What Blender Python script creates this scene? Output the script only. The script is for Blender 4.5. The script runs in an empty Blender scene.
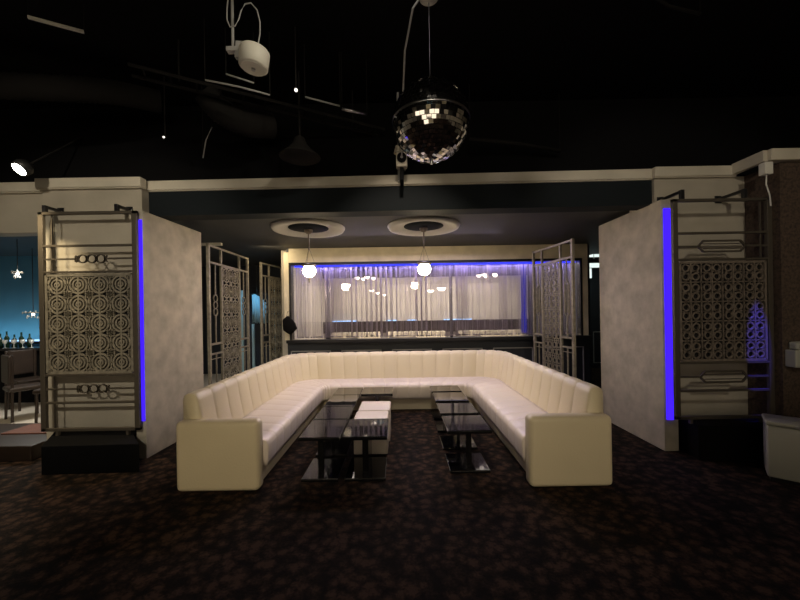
import bpy, bmesh, math, random
from mathutils import Vector, Matrix
random.seed(7)
PI = math.pi
SC = bpy.context.scene
COL = SC.collection

# ------------------------------------------------------------------ camera
CAMH = 1.55
F = 350.0
cam_d = bpy.data.cameras.new('camera')
cam_d.sensor_width = 36.0
cam_d.lens = F / 800 * 36.0
cam_d.clip_start = 0.05
cam_o = bpy.data.objects.new('camera', cam_d)
COL.objects.link(cam_o)
cam_d.shift_y = 11 / 800      # the horizon lies 11 px under the middle of the frame
ROLL = 0.0165
CAMR = Matrix.Rotation(PI / 2, 4, 'X') @ Matrix.Rotation(-ROLL, 4, 'Z')
cam_o.matrix_world = Matrix.Translation((0, 0, CAMH)) @ CAMR
SC.camera = cam_o

# ------------------------------------------------------------------ world, exposure
w = bpy.data.worlds.new('world'); SC.world = w; w.use_nodes = True
w.node_tree.nodes['Background'].inputs[0].default_value = (.9, .85, .8, 1)
w.node_tree.nodes['Background'].inputs[1].default_value = .004
vs = SC.view_settings
vs.view_transform = 'Standard'; vs.look = 'None'; vs.gamma = 1; vs.use_curve_mapping = False
vs.exposure = 0.0
SC.cycles.use_denoising = True
SC.cycles.max_bounces = 8
SC.cycles.transparent_max_bounces = 12
SC.cycles.sample_clamp_indirect = 3.0

def spot(name, loc, target, power, color, size=60, blend=.6, r=.05):
    l = bpy.data.lights.new(name, 'SPOT'); l.energy = power; l.color = color
    l.spot_size = math.radians(size); l.spot_blend = blend; l.shadow_soft_size = r
    o = bpy.data.objects.new(name, l); COL.objects.link(o)
    o.location = loc
    o.rotation_euler = (Vector(target) - Vector(loc)).to_track_quat('-Z', 'Y').to_euler()
    return o

def area(name, loc, target, power, color, sx, sy):
    l = bpy.data.lights.new(name, 'AREA'); l.energy = power; l.color = color
    l.shape = 'RECTANGLE'; l.size = sx; l.size_y = sy
    o = bpy.data.objects.new(name, l); COL.objects.link(o)
    o.location = loc
    o.rotation_euler = (Vector(target) - Vector(loc)).to_track_quat('-Z', 'Y').to_euler()
    return o

WARM = (1.0, .80, .50)
NEUT = (1.0, .88, .70)
# downlights of the front room and some added spots (their housings are built with the ceiling)
DOWN = [
    ((-.9, -3.5, 3.7), (-1.62, 3.1, .45), 380, (1.0, .79, .48), 17),
    ((.8, -3.5, 3.7), (1.50, 3.1, .45), 330, (1.0, .80, .52), 17),
    ((-2.0, -1.2, 3.8), (-3.4, 4.0, 1.8), 340, NEUT, 42),
    ((1.6, -1.2, 3.8), (3.1, 4.0, 2.2), 150, NEUT, 40),
    ((0.1, 2.3, 3.9), (0.0, 4.9, 0.1), 135, (1.0, .84, .66), 62),
    ((0.0, -2.2, 3.9), (0.0, -5.0, 2.6), 260, WARM, 110),  # added to wash the unseen rear wall that the ball mirrors
    ((0.0, -2.0, 3.8), (0.0, 4.0, 3.1), 60, NEUT, 62),  # added to brighten the beam trim
    ((0.5, 1.4, 3.9), (-2.75, 4.2, 2.2), 60, NEUT, 44),  # added to brighten the left partition
    ((-0.4, 1.4, 3.9), (2.82, 4.2, 2.3), 26, (.95, .85, .85), 44),  # dimmer spot added for the right partition
]
for i, (a, b, p, c, s) in enumerate(DOWN):
    spot('downlight_beam', a, b, p, c, s)
# pendants of the recess, a lamp inside each globe
PEND = [(-1.30, 5.05, 2.15), (.36, 5.05, 2.15)]
# back room chandeliers light the string curtain and the seat
area('back_room_ceiling_light', (0.7, 8.4, 2.72), (0.7, 8.4, 0), 178, (1.0, .87, .73), 4.5, 1.6)
# lilac light added under the recess ceiling to wash the seats
area('seat_lilac_fill', (0.0, 5.9, 2.74), (0.0, 5.5, 0), 38, (.88, .74, 1.0), 3.4, .25)
area('curtain_lilac_fill', (.7, 6.77, 2.43), (.7, 6.82, 0), 26, (.78, .66, 1.0), 5.2, .04)  # unseen lilac light added to brighten the string curtain
# bar: blue wash and white working light
area('bar_blue_wash', (-7.2, 6.72, 1.12), (-7.2, 7.0, 1.7), 7, (.35, .75, 1.0), 2.4, .05)
area('bar_work_light', (-5.4, 5.4, 2.4), (-5.4, 5.0, 0), 50, (1.0, .95, .85), .6, .6)
spot('drape_blue_light', (-3.40, 7.7, 2.65), (-3.45, 8.6, 1.65), 40, (.35, .75, 1.0), 46, .5, .05)
area('aisle_left_fill', (-2.35, 6.3, 2.72), (-2.6, 7.3, 1.5), 5, WARM, .3, .1)  # added to warm the further left screen, no fitting there
spot('added_blue_beam', (3.58, 2.92, 3.85), (3.655, 3.60, 1.0), 1300, (.05, .04, 1.0), 5.6, .5, .01)  # spot added for the blue glow on the right screen
spot('corner_lamp_beam', (-3.72, 3.42, 2.98), (-4.6, 3.3, 0), 130, WARM, 100, .6)

# ------------------------------------------------------------------ materials
def mat(name, col, rough=.6, metal=0, noise=None, bump=None, emis=None, estr=0, spec=None, coat=0):
    m = bpy.data.materials.new(name); m.use_nodes = True
    nt = m.node_tree; b = nt.nodes['Principled BSDF']
    b.inputs['Base Color'].default_value = (*col, 1)
    b.inputs['Roughness'].default_value = rough
    b.inputs['Metallic'].default_value = metal
    if coat: b.inputs['Coat Weight'].default_value = coat
    if spec is not None: b.inputs['Specular IOR Level'].default_value = spec
    if emis:
        b.inputs['Emission Color'].default_value = (*emis, 1)
        b.inputs['Emission Strength'].default_value = estr
    tc = None
    if noise:
        sc, amt = noise
        tc = nt.nodes.new('ShaderNodeTexCoord')
        n = nt.nodes.new('ShaderNodeTexNoise'); n.inputs['Scale'].default_value = sc
        n.inputs['Detail'].default_value = 5
        nt.links.new(tc.outputs['Object'], n.inputs['Vector'])
        r = nt.nodes.new('ShaderNodeValToRGB')
        r.color_ramp.elements[0].position = .3; r.color_ramp.elements[1].position = .7
        r.color_ramp.elements[0].color = (*[c * (1 - amt) for c in col], 1)
        r.color_ramp.elements[1].color = (*[min(1, c * (1 + amt)) for c in col], 1)
        nt.links.new(n.outputs[0], r.inputs[0]); nt.links.new(r.outputs[0], b.inputs['Base Color'])
    if bump:
        sc, st = bump
        if not tc: tc = nt.nodes.new('ShaderNodeTexCoord')
        n = nt.nodes.new('ShaderNodeTexNoise'); n.inputs['Scale'].default_value = sc
        nt.links.new(tc.outputs['Object'], n.inputs['Vector'])
        bp = nt.nodes.new('ShaderNodeBump'); bp.inputs['Strength'].default_value = st
        bp.inputs['Distance'].default_value = .01
        nt.links.new(n.outputs[0], bp.inputs['Height']); nt.links.new(bp.outputs[0], b.inputs['Normal'])
    return m

def emit(name, col, s):
    m = bpy.data.materials.new(name); m.use_nodes = True
    nt = m.node_tree; nt.nodes.clear()
    e = nt.nodes.new('ShaderNodeEmission'); e.inputs[0].default_value = (*col, 1); e.inputs[1].default_value = s
    o = nt.nodes.new('ShaderNodeOutputMaterial'); nt.links.new(e.outputs[0], o.inputs[0])
    return m

M = {}
M['plaster'] = mat('taupe_plaster', (.44, .40, .32), .8, noise=(2.2, .13), bump=(14, .25))
M['plaster_in'] = mat('mottled_wallcovering', (.45, .41, .33), .7, noise=(5.5, .19), bump=(9, .35))
M['trim'] = mat('cream_trim', (.62, .57, .46), .6, noise=(3, .10))
M['trim_gold'] = mat('pale_gold_trim', (.68, .60, .43), .5, noise=(4, .12))
M['black'] = mat('black_paint', (.005, .005, .0055), .85, spec=.1, bump=(6, .2))
M['blackgloss'] = mat('black_satin', (.012, .012, .014), .3)
M['navy'] = mat('navy_paint', (.018, .022, .032), .45)
M['rose'] = mat('lamplit_ceiling_rose', (.42, .41, .37), .5)  # paler than the ceiling, standing for the pendant's ring of light
M['greyceil'] = mat('charcoal_ceiling', (.05, .05, .05), .6, spec=.3, noise=(1.5, .15))
M['beam'] = mat('dark_slate_paint', (.008, .012, .015), .7, spec=.2)
M['panelline'] = mat('silver_moulding', (.35, .35, .36), .4, .3)
M['leather'] = mat('cream_leather', (.74, .66, .48), .36, noise=(1.3, .05), bump=(60, .12))
M['leather_lilac'] = mat('lilac_lit_leather', (.76, .68, .62), .32, noise=(1.3, .05), bump=(60, .12))  # same sofa leather, tinted pinker for the lilac light on the seat
M['stool'] = mat('white_stool_leather', (.78, .70, .62), .4, bump=(60, .1))
M['glass_black'] = mat('black_glass', (.004, .004, .005), .035)
M['frame_black'] = mat('black_lacquer', (.010, .010, .011), .18)
M['bronze'] = mat('aged_bronze', (.30, .27, .21), .45, .35, noise=(20, .25))
M['iron'] = mat('dark_iron', (.10, .085, .065), .5, .4)
M['bronze_dark'] = mat('dark_bronze', (.24, .20, .16), .45, .35, noise=(20, .25))
M['mirror'] = mat('mirror_tile', (.95, .95, .95), .04, 1)
M['steel'] = mat('brushed_steel', (.55, .55, .55), .3, 1)
M['darkmetal'] = mat('dark_metal', (.05, .05, .05), .4, .5)
M['greypipe'] = mat('grey_pipe', (.45, .45, .43), .5, .2)
M['white'] = mat('off_white_plastic', (.80, .78, .68), .5)
M['cooler'] = mat('cream_enamel', (.42, .42, .36), .35, noise=(2, .05))
M['teal'] = mat('teal_wall', (.10, .24, .32), .6, noise=(2, .1))
M['brown'] = mat('speckled_brown', (.075, .050, .035), .8, noise=(40, .5))
M['palefloor'] = mat('pale_stone', (.55, .50, .42), .3, noise=(3, .1))
M['redmat'] = mat('red_brown_mat', (.12, .045, .03), .8, noise=(30, .2))
M['wood'] = mat('dark_wood', (.025, .016, .011), .4, noise=(6, .3))
M['backwall'] = mat('cream_wallpaper', (.54, .49, .42), .7, noise=(2.5, .12))
M['duct'] = mat('dark_duct', (.016, .015, .014), .85, 0, bump=(10, .3), spec=.15)
M['string'] = mat('silver_string', (.46, .40, .46), .32, .6)
M['bead'] = mat('clear_bead', (.9, .88, .9), .15, .2)
M['lampglow'] = emit('globe_glow', (1.0, .80, .50), 85)
M['bowlglow'] = emit('bowl_glow', (1.0, .86, .70), 6)
M['blue'] = emit('blue_led', (.045, .012, 1.0), 1.5)
M['blue_top'] = emit('blue_led_top', (.03, .04, 1.0), 2.5)
area('window_blue_head_light', (.7, 6.80, 2.42), (.7, 6.86, 2.0), 14, (.10, .08, 1.0), 5.3, .03)
M['bluepale'] = emit('pale_blue_led', (.35, .60, 1.0), 2.2)
M['whiteled'] = emit('white_led', (.85, 1.0, .95), 1.0)
M['cyan'] = emit('cyan_ball_glow', (.10, .75, 1.0), 3.0)
M['spotglow'] = emit('spot_glow', (1.0, .95, .82), 30)
M['dimspot'] = emit('dim_indicator', (1.0, .92, .8), 2)
M['bottle'] = mat('dark_bottle_glass', (.02, .05, .03), .08)
M['glassware'] = mat('clear_glassware', (.75, .78, .75), .08, .3)
M['bluecloth'] = mat('pale_blue_cloth', (.45, .70, .85), .8, bump=(20, .3))

def carpet():
    m = bpy.data.materials.new('patterned_carpet'); m.use_nodes = True
    nt = m.node_tree; b = nt.nodes['Principled BSDF']; L = nt.links.new
    b.inputs['Roughness'].default_value = .95
    b.inputs['Specular IOR Level'].default_value = .15
    tc = nt.nodes.new('ShaderNodeTexCoord')
    n = nt.nodes.new('ShaderNodeTexNoise'); n.inputs['Scale'].default_value = 5; n.inputs['Detail'].default_value = 2
    L(tc.outputs['Object'], n.inputs['Vector'])
    mx = nt.nodes.new('ShaderNodeMixRGB'); mx.blend_type = 'ADD'; mx.inputs[0].default_value = .10
    L(tc.outputs['Object'], mx.inputs[1]); L(n.outputs['Color'], mx.inputs[2])
    v = nt.nodes.new('ShaderNodeTexVoronoi'); v.inputs['Scale'].default_value = 13
    L(mx.outputs[0], v.inputs['Vector'])
    v2 = nt.nodes.new('ShaderNodeTexNoise'); v2.inputs['Scale'].default_value = 55; v2.inputs['Detail'].default_value = 3
    v2.inputs['Distortion'].default_value = .3
    L(tc.outputs['Object'], v2.inputs['Vector'])
    v3 = nt.nodes.new('ShaderNodeTexNoise'); v3.inputs['Scale'].default_value = 8
    L(tc.outputs['Object'], v3.inputs['Vector'])
    a = nt.nodes.new('ShaderNodeMath'); a.operation = 'ADD'
    inv = nt.nodes.new('ShaderNodeMath'); inv.operation = 'SUBTRACT'; inv.inputs[0].default_value = 1.0
    L(v.outputs['Distance'], inv.inputs[1]); L(inv.outputs[0], a.inputs[0]); L(v2.outputs[0], a.inputs[1])
    a2 = nt.nodes.new('ShaderNodeMath'); a2.operation = 'ADD'
    L(a.outputs[0], a2.inputs[0]); L(v3.outputs[0], a2.inputs[1])
    r = nt.nodes.new('ShaderNodeValToRGB'); e = r.color_ramp.elements
    e[0].position = .25; e[0].color = (.003, .002, .0015, 1)
    e[1].position = .95; e[1].color = (.054, .031, .020, 1)
    x = e.new(.48); x.color = (.010, .0058, .0040, 1)
    x = e.new(.66); x.color = (.021, .0118, .0076, 1)
    mr = nt.nodes.new('ShaderNodeMapRange'); mr.inputs[1].default_value = .9; mr.inputs[2].default_value = 1.9
    L(a2.outputs[0], mr.inputs[0]); L(mr.outputs[0], r.inputs[0])
    L(r.outputs[0], b.inputs['Base Color'])
    n2 = nt.nodes.new('ShaderNodeTexNoise'); n2.inputs['Scale'].default_value = 220
    L(tc.outputs['Object'], n2.inputs['Vector'])
    bp = nt.nodes.new('ShaderNodeBump'); bp.inputs['Strength'].default_value = .4; bp.inputs['Distance'].default_value = .006
    L(n2.outputs[0], bp.inputs['Height']); L(bp.outputs[0], b.inputs['Normal'])
    return m
M['carpet'] = carpet()

def pane_mat():
    m = bpy.data.materials.new('window_glass'); m.use_nodes = True
    nt = m.node_tree; nt.nodes.clear(); L = nt.links.new
    t = nt.nodes.new('ShaderNodeBsdfTransparent'); g = nt.nodes.new('ShaderNodeBsdfGlossy')
    t.inputs[0].default_value = (.96, .96, .98, 1); g.inputs['Roughness'].default_value = .01
    f = nt.nodes.new('ShaderNodeFresnel'); f.inputs[0].default_value = 1.5
    mx = nt.nodes.new('ShaderNodeMixShader'); o = nt.nodes.new('ShaderNodeOutputMaterial')
    L(f.outputs[0], mx.inputs[0]); L(t.outputs[0], mx.inputs[1]); L(g.outputs[0], mx.inputs[2]); L(mx.outputs[0], o.inputs[0])
    return m
M['pane'] = pane_mat()

# ------------------------------------------------------------------ helpers
class MB:
    def __init__(s): s.bm = bmesh.new()
    def box(s, x0, x1, y0, y1, z0, z1, mtx=None):
        r = bmesh.ops.create_cube(s.bm, size=1)
        T = Matrix.Translation(((x0 + x1) / 2, (y0 + y1) / 2, (z0 + z1) / 2)) @ Matrix.Diagonal((abs(x1 - x0), abs(y1 - y0), abs(z1 - z0), 1))
        if mtx is not None: T = mtx @ T
        bmesh.ops.transform(s.bm, matrix=T, verts=r['verts'])
        return s
    def cyl(s, p0, p1, r0, r1=None, n=12):
        p0, p1 = Vector(p0), Vector(p1); r1 = r0 if r1 is None else r1
        d = p1 - p0
        r = bmesh.ops.create_cone(s.bm, cap_ends=True, segments=n, radius1=r0, radius2=r1, depth=d.length)
        T = Matrix.Translation((p0 + p1) / 2) @ d.to_track_quat('Z', 'Y').to_matrix().to_4x4()
        bmesh.ops.transform(s.bm, matrix=T, verts=r['verts'])
        return s
    def sph(s, c, r, u=16, v=10, sc=(1, 1, 1)):
        q = bmesh.ops.create_uvsphere(s.bm, u_segments=u, v_segments=v, radius=r)
        bmesh.ops.transform(s.bm, matrix=Matrix.Translation(c) @ Matrix.Diagonal((*sc, 1)), verts=q['verts'])
        return s
    def tube(s, pts, r, n=8):
        pts = [Vector(p) for p in pts]; rings = []
        for i, p in enumerate(pts):
            t = (pts[min(i + 1, len(pts) - 1)] - pts[max(i - 1, 0)]).normalized()
            up = Vector((0, 0, 1)) if abs(t.z) < .9 else Vector((1, 0, 0))
            a = t.cross(up).normalized(); b = t.cross(a).normalized()
            rr = r(i / (len(pts) - 1)) if callable(r) else r
            rings.append([s.bm.verts.new(p + (a * math.cos(k * 2 * PI / n) + b * math.sin(k * 2 * PI / n)) * rr) for k in range(n)])
        for A, B in zip(rings, rings[1:]):
            for k in range(n): s.bm.faces.new((A[k], A[(k + 1) % n], B[(k + 1) % n], B[k]))
        s.bm.faces.new(rings[0][::-1]); s.bm.faces.new(rings[-1])
        return s
    def lathe(s, prof, c=(0, 0, 0), n=24, mtx=None):
        c = Vector(c); rings = []
        for r, z in prof:
            ring = []
            for k in range(n):
                p = Vector((r * math.cos(2 * PI * k / n), r * math.sin(2 * PI * k / n), z))
                if mtx is not None: p = mtx @ p
                ring.append(s.bm.verts.new(p + c))
            rings.append(ring)
        for A, B in zip(rings, rings[1:]):
            for k in range(n): s.bm.faces.new((A[k], A[(k + 1) % n], B[(k + 1) % n], B[k]))
        if prof[0][0] > 1e-4: s.bm.faces.new(rings[0][::-1])
        if prof[-1][0] > 1e-4: s.bm.faces.new(rings[-1])
        return s
    def hring(s, u, v, r, wd, th, n=20, sx=1, sz=1):
        # flat ring in the local XZ plane centred at (u, 0, v)
        vs_ = []
        for k in range(n):
            a = 2 * PI * k / n; c, d = math.cos(a) * sx, math.sin(a) * sz
            vs_.append([s.bm.verts.new((u + c * rr, yy, v + d * rr)) for rr, yy in
                        ((r + wd / 2, -th / 2), (r + wd / 2, th / 2), (r - wd / 2, th / 2), (r - wd / 2, -th / 2))])
        for k in range(n):
            A, B = vs_[k], vs_[(k + 1) % n]
            for j in range(4): s.bm.faces.new((A[j], A[(j + 1) % 4], B[(j + 1) % 4], B[j]))
        return s
    def bar(s, u0, v0, u1, v1, wd, th, y=0):
        # flat bar in local XZ plane
        d = Vector((u1 - u0, 0, v1 - v0)); L = d.length; a = math.atan2(v1 - v0, u1 - u0)
        T = Matrix.Translation(((u0 + u1) / 2, y, (v0 + v1) / 2)) @ Matrix.Rotation(-a, 4, 'Y')
        return s.box(-L / 2, L / 2, -th / 2, th / 2, -wd / 2, wd / 2, T)
    def build(s, name, m, parent=None, bevel=0, smooth=False, seg=2):
        bmesh.ops.recalc_face_normals(s.bm, faces=s.bm.faces)
        me = bpy.data.meshes.new(name); s.bm.to_mesh(me); s.bm.free()
        if smooth:
            for p in me.polygons: p.use_smooth = True
        me.materials.append(m if not isinstance(m, str) else M[m])
        o = bpy.data.objects.new(name, me); COL.objects.link(o)
        if parent: o.parent = parent
        if bevel:
            b = o.modifiers.new('bevel', 'BEVEL'); b.width = bevel; b.segments = seg
            b.limit_method = 'ANGLE'; b.harden_normals = False
        return o

def tag(o, label, cat, group=None, kind=None):
    o['label'] = label; o['category'] = cat
    if group: o['group'] = group
    if kind: o['kind'] = kind
    return o
def thing(name, label, cat, loc=(0, 0, 0), rot=(0, 0, 0), group=None):
    o = bpy.data.objects.new(name, None); COL.objects.link(o)
    o.empty_display_size = .1
    o.location = loc; o.rotation_euler = rot
    return tag(o, label, cat, group)
def struct(o):
    o['kind'] = 'structure'; return o
def copy_tree(o, parent=None):
    c = o.copy(); COL.objects.link(c)
    if parent: c.parent = parent
    for ch in [k for k in COL.objects if k.parent == o]: copy_tree(ch, c)
    return c
def bx(name, m, x0, x1, y0, y1, z0, z1, parent=None, bevel=0, smooth=False):
    return MB().box(x0, x1, y0, y1, z0, z1).build(name, m, parent, bevel, smooth)

# ------------------------------------------------------------------ setting
struct(bx('floor', 'carpet', -8.5, 6, -5, 10.2, -.1, 0))
struct(bx('floor_bar', 'palefloor', -8.5, -2.95, 4.6, 10.2, 0, .012))
struct(bx('ceiling', 'black', -8.5, 6, -5, 4.12, 4.0, 4.1))
struct(bx('ceiling_recess', 'greyceil', -8.5, 6, 4.22, 6.72, 2.775, 2.9))
struct(bx('ceiling_back_room', 'greyceil', -8.5, 6, 6.72, 10.2, 2.775, 2.9))
struct(bx('wall_rear', 'plaster', -8.5, 6, -5.1, -5, 0, 4.0))
struct(bx('wall_left', 'plaster', -8.6, -8.5, -5, 10.2, 0, 4.0))
struct(bx('wall_right', 'plaster', 6, 6.1, -5, 10.2, 0, 4.0))
struct(bx('wall_bulkhead', 'black', -8.5, 6, 4.12, 4.22, 3.09, 4.0))
# the slate beam between the two columns
BEAM_A = -math.atan(.115 / 5.7)
bm_ = struct(bx('wall_beam', 'beam', 0, 5.72, .03, .25, 2.69, 2.97)); bm_.location = (-2.88, 4.0, 0); bm_.rotation_euler = (0, 0, BEAM_A)
def trimrun(name, x0, x1, y, z0=2.965, z1=3.085, m='trim'):
    b = MB(); b.box(x0, x1, y, y + .10, z0 + .012, z1); b.box(x0, x1, y + .012, y + .10, z0, z0 + .012)
    return struct(b.build(name, m, None, .006))
tr_ = trimrun('trim_1', 0, 5.73, 0); tr_.location = (-2.88, 4.0, 0); tr_.rotation_euler = (0, 0, BEAM_A)
# left column, fascia over the bar opening
struct(bx('wall_column_left', 'plaster', -3.98, -2.87, 3.92, 4.35, 0, 2.98))
trimrun('trim_2', -4.02, -2.85, 3.87)
struct(bx('wall_fascia_left', 'plaster', -8.5, -3.98, 4.02, 4.2, 2.52, 2.98))
trimrun('trim_3', -8.5, -4.02, 3.97)
# right column
struct(bx('wall_column_right', 'plaster', 2.84, 4.0, 3.88, 4.3, 0, 2.98))
trimrun('trim_4', 2.82, 3.72, 3.83)
struct(bx('wall_pier_right', 'brown', 3.84, 6.0, 3.52, 4.2, 0, 2.98))
b = MB(); b.box(3.70, 6.0, 3.46, 3.56, 2.985, 3.10)
b.box(3.66, 3.72, 3.50, 3.84, 2.985, 3.10)
struct(b.build('trim_5', 'trim', None, .006))

# partitions (free-standing leaves between the recess and the aisles)
def quadwall(name, pts, z0, z1, m):
    b = MB(); lo = [b.bm.verts.new((x, y, z0)) for x, y in pts]; hi = [b.bm.verts.new((x, y, z1)) for x, y in pts]
    n = len(pts); b.bm.faces.new(lo[::-1]); b.bm.faces.new(hi)
    for i in range(n): b.bm.faces.new((lo[i], lo[(i + 1) % n], hi[(i + 1) % n], hi[i]))
    return b.build(name, m, None, .006)
struct(quadwall('wall_partition_left', [(-2.76, 3.78), (-2.73, 4.84), (-2.87, 4.84), (-2.87, 3.78)], 0.0, 2.68, 'plaster_in'))
struct(quadwall('wall_partition_right', [(2.815, 3.75), (2.815, 4.93), (2.965, 4.93), (2.965, 3.75)], 0.0, 2.70, 'plaster_in'))

# window wall of the recess
WY = 6.70
struct(bx('wall_back', 'navy', -2.16, 3.62, WY, WY + .18, 0, 1.02))
struct(bx('wall_back_top', 'navy', -2.16, 3.62, WY, WY + .18, 2.48, 2.775))
struct(bx('wall_back_left', 'navy', -2.16, -2.08, WY, WY + .18, 1.02, 2.48))
struct(bx('wall_back_right', 'navy', 3.45, 3.62, WY, WY + .18, 1.02, 2.48))
b = MB(); b.box(-2.10, 3.58, WY - .05, WY, 2.50, 2.77)
struct(b.build('trim_6', 'trim_gold', None, .005))
struct(bx('trim_7', 'trim_gold', -2.20, -2.10, WY - .05, WY, 1.03, 2.70, None, .005))
struct(bx('trim_8', 'trim_gold', 3.47, 3.58, WY - .05, WY, 1.03, 2.50, None, .005))
b = MB()
b.box(-2.10, 3.47, WY - .06, WY + .10, 2.455, 2.50); b.box(-2.10, -2.06, WY - .06, WY + .1, 1.03, 2.455)
b.box(3.43, 3.47, WY - .06, WY + .1, 1.03, 2.455)
win = struct(b.build('window_1', 'blackgloss', None, .004))
bx('window_sill', 'blackgloss', -2.16, 3.60, WY - .09, WY + .12, .97, 1.03, win, .006)
bx('window_pane', 'pane', -2.06, 3.43, WY + .012, WY + .018, 1.03, 2.455, win)
for i in range(6):
    x0 = -2.10 + i * .967; x1 = x0 + .765
    b = MB(); t = .018
    for (a0, a1, c0, c1) in ((x0, x1, .80, .80 + t), (x0, x1, .13, .13 + t), (x0, x0 + t, .13, .80 + t), (x1 - t, x1, .13, .80 + t)):
        b.box(a0, a1, WY - .014, WY, c0, c1)
    struct(b.build('trim_%d' % (9 + i), 'panelline'))
struct(bx('baseboard_back', 'blackgloss', -2.16, 3.62, WY - .02, WY, 0, .09))

# aisles and back room
struct(bx('wall_back_room', 'backwall', -2.3, 3.75, 9.9, 10.0, 0, 2.775))
struct(bx('trim_15', 'wood', -2.3, 3.7, 9.84, 9.9, 2.50, 2.775))
struct(bx('trim_16', 'wood', -2.3, 3.7, 9.82, 9.9, .95, 1.27))
struct(bx('wall_back_room_left', 'backwall', -2.32, -2.16, WY + .18, 10.0, 0, 2.775))
struct(bx('wall_back_room_right', 'navy', 3.62, 3.74, WY + .18, 10.0, 0, 2.775))
struct(bx('wall_bar_back', 'teal', -8.5, -5.2, 7.0, 7.1, 0, 2.775))
struct(bx('wall_aisle_left', 'navy', -5.2, -2.32, 9.0, 9.1, 0, 2.775))
aw = struct(bx('wall_aisle_right', 'navy', 3.74, 6.0, 9.0, 9.1, 0, 2.775))
for i, x0 in enumerate((4.0, 4.95, 5.2)[:2]):
    b = MB(); x1 = x0 + .8 + .0; t = .02
    for (a0, a1, c0, c1) in ((x0, x1, .92, .92 + t), (x0, x1, .13, .13 + t), (x0, x0 + t, .13, .92 + t), (x1 - t, x1, .13, .92 + t)):
        b.box(a0, a1, 8.985, 9.0, c0, c1)
    struct(b.build('trim_%d' % (17 + i), 'panelline'))

# ------------------------------------------------------------------ round plaster medallions on the recess ceiling
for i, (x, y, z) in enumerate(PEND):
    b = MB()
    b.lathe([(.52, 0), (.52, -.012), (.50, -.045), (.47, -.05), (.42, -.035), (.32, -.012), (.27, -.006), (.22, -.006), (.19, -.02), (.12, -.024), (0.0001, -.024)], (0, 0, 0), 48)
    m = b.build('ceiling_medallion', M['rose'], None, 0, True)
    MB().lathe([(.285, 0), (.285, -.012), (.20, -.03), (.0001, -.034)], (0, 0, 0), 40).build('centre_shade_disc', M['beam'], m, 0, True)  # dark middle painted as the canopy's shadow on the rose
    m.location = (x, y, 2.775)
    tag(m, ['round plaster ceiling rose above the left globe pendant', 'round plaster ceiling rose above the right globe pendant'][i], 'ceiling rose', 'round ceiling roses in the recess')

# ------------------------------------------------------------------ U-shaped banquette
OX0, OX1, OYB, OY0 = -1.96, 1.81, 6.22, 3.14
IX0, IX1, IYB = -1.195, 1.07, 5.40
RO, RI = .42, .10
def upath():
    out = []      # (outer, inner, groove 0..1 where 0 is a seam)
    def chans(n, f, k=8):
        for i in range(n):
            for g in (0, .045, .13, .32, .5, .68, .87, .955):
                out.append((*f((i + g) / n), g))
    def left(t):
        ya = OY0 + t * (OYB - RO - OY0); yi = OY0 + t * (IYB - RI - OY0)
        return Vector((OX0, ya, 0)), Vector((IX0, yi, 0))
    def cl(t):
        a = PI - t * PI / 2
        return (Vector((OX0 + RO + RO * math.cos(a), OYB - RO + RO * math.sin(a), 0)), Vector((IX0 + RI + RI * math.cos(a), IYB - RI + RI * math.sin(a), 0)))
    def bk(t):
        return Vector((OX0 + RO + t * (OX1 - OX0 - 2 * RO), OYB, 0)), Vector((IX0 + RI + t * (IX1 - IX0 - 2 * RI), IYB, 0))
    def cr(t):
        a = PI / 2 - t * PI / 2
        return (Vector((OX1 - RO + RO * math.cos(a), OYB - RO + RO * math.sin(a), 0)), Vector((IX1 - RI + RI * math.cos(a), IYB - RI + RI * math.sin(a), 0)))
    def rt(t):
        ya = OYB - RO - t * (OYB - RO - OY0); yi = IYB - RI - t * (IYB - RI - OY0)
        return Vector((OX1, ya, 0)), Vector((IX1, yi, 0))
    chans(10, left); chans(4, cl, 6); chans(12, bk); chans(4, cr, 6); chans(10, rt)
    a, b_ = rt(1.0); out.append((a, b_, 0))
    return out
UP = upath()
def sweep(name, prof, m, parent, smooth=True):
    # prof: (t, z, puff_t, puff_z)
    b = MB(); rings = []
    for P, Q, g in UP:
        q = min(g, 1 - g) * 2          # 0 at seam .. 1 mid-channel
        pf = min(1, q * 3) ** .45 * .8 + .2 * q
        L = (Q - P).length; d = (Q - P).normalized()
        rings.append([b.bm.verts.new(P + d * (t * L + (pf - 1) * pt) + Vector((0, 0, z + (pf - 1) * pz))) for t, z, pt, pz in prof])
    n = len(prof)
    for A, B in zip(rings, rings[1:]):
        for k in range(n): b.bm.faces.new((A[k], B[k], B[(k + 1) % n], A[(k + 1) % n]))
    b.bm.faces.new(rings[0]); b.bm.faces.new(rings[-1][::-1])
    return b.build(name, m, parent, 0, smooth)
sofa = thing('banquette_sofa', 'long cream leather U-shaped banquette with channelled back around black tables', 'sofa', (0, 4.6, 0))
sofa_in = Vector((0, -4.6, 0))
for o in (
    sweep('backrest', [(0, .03, 0, 0), (0, .78, 0, 0), (.015, .825, 0, .004), (.05, .843, 0, .012), (.11, .843, 0, .016), (.155, .825, .009, .008), (.185, .77, .015, .002), (.225, .60, .017, 0), (.275, .42, .015, 0), (.285, .36, 0, 0), (.285, .03, 0, 0)], 'leather', sofa),
    sweep('seat', [(.26, .20, 0, 0), (.26, .405, 0, .006), (.36, .418, 0, .009), (.60, .424, 0, .009), (.85, .424, 0, .009), (.945, .418, .004, .010), (.985, .395, .009, .007), (1.0, .355, .010, 0), (.985, .22, .006, 0), (.975, .185, 0, 0)], 'leather_lilac', sofa),
    sweep('plinth', [(.05, 0, 0, 0), (.05, .19, 0, 0), (.90, .19, 0, 0), (.86, 0, 0, 0)], 'leather', sofa, False),
):
    o.location = sofa_in
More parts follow.
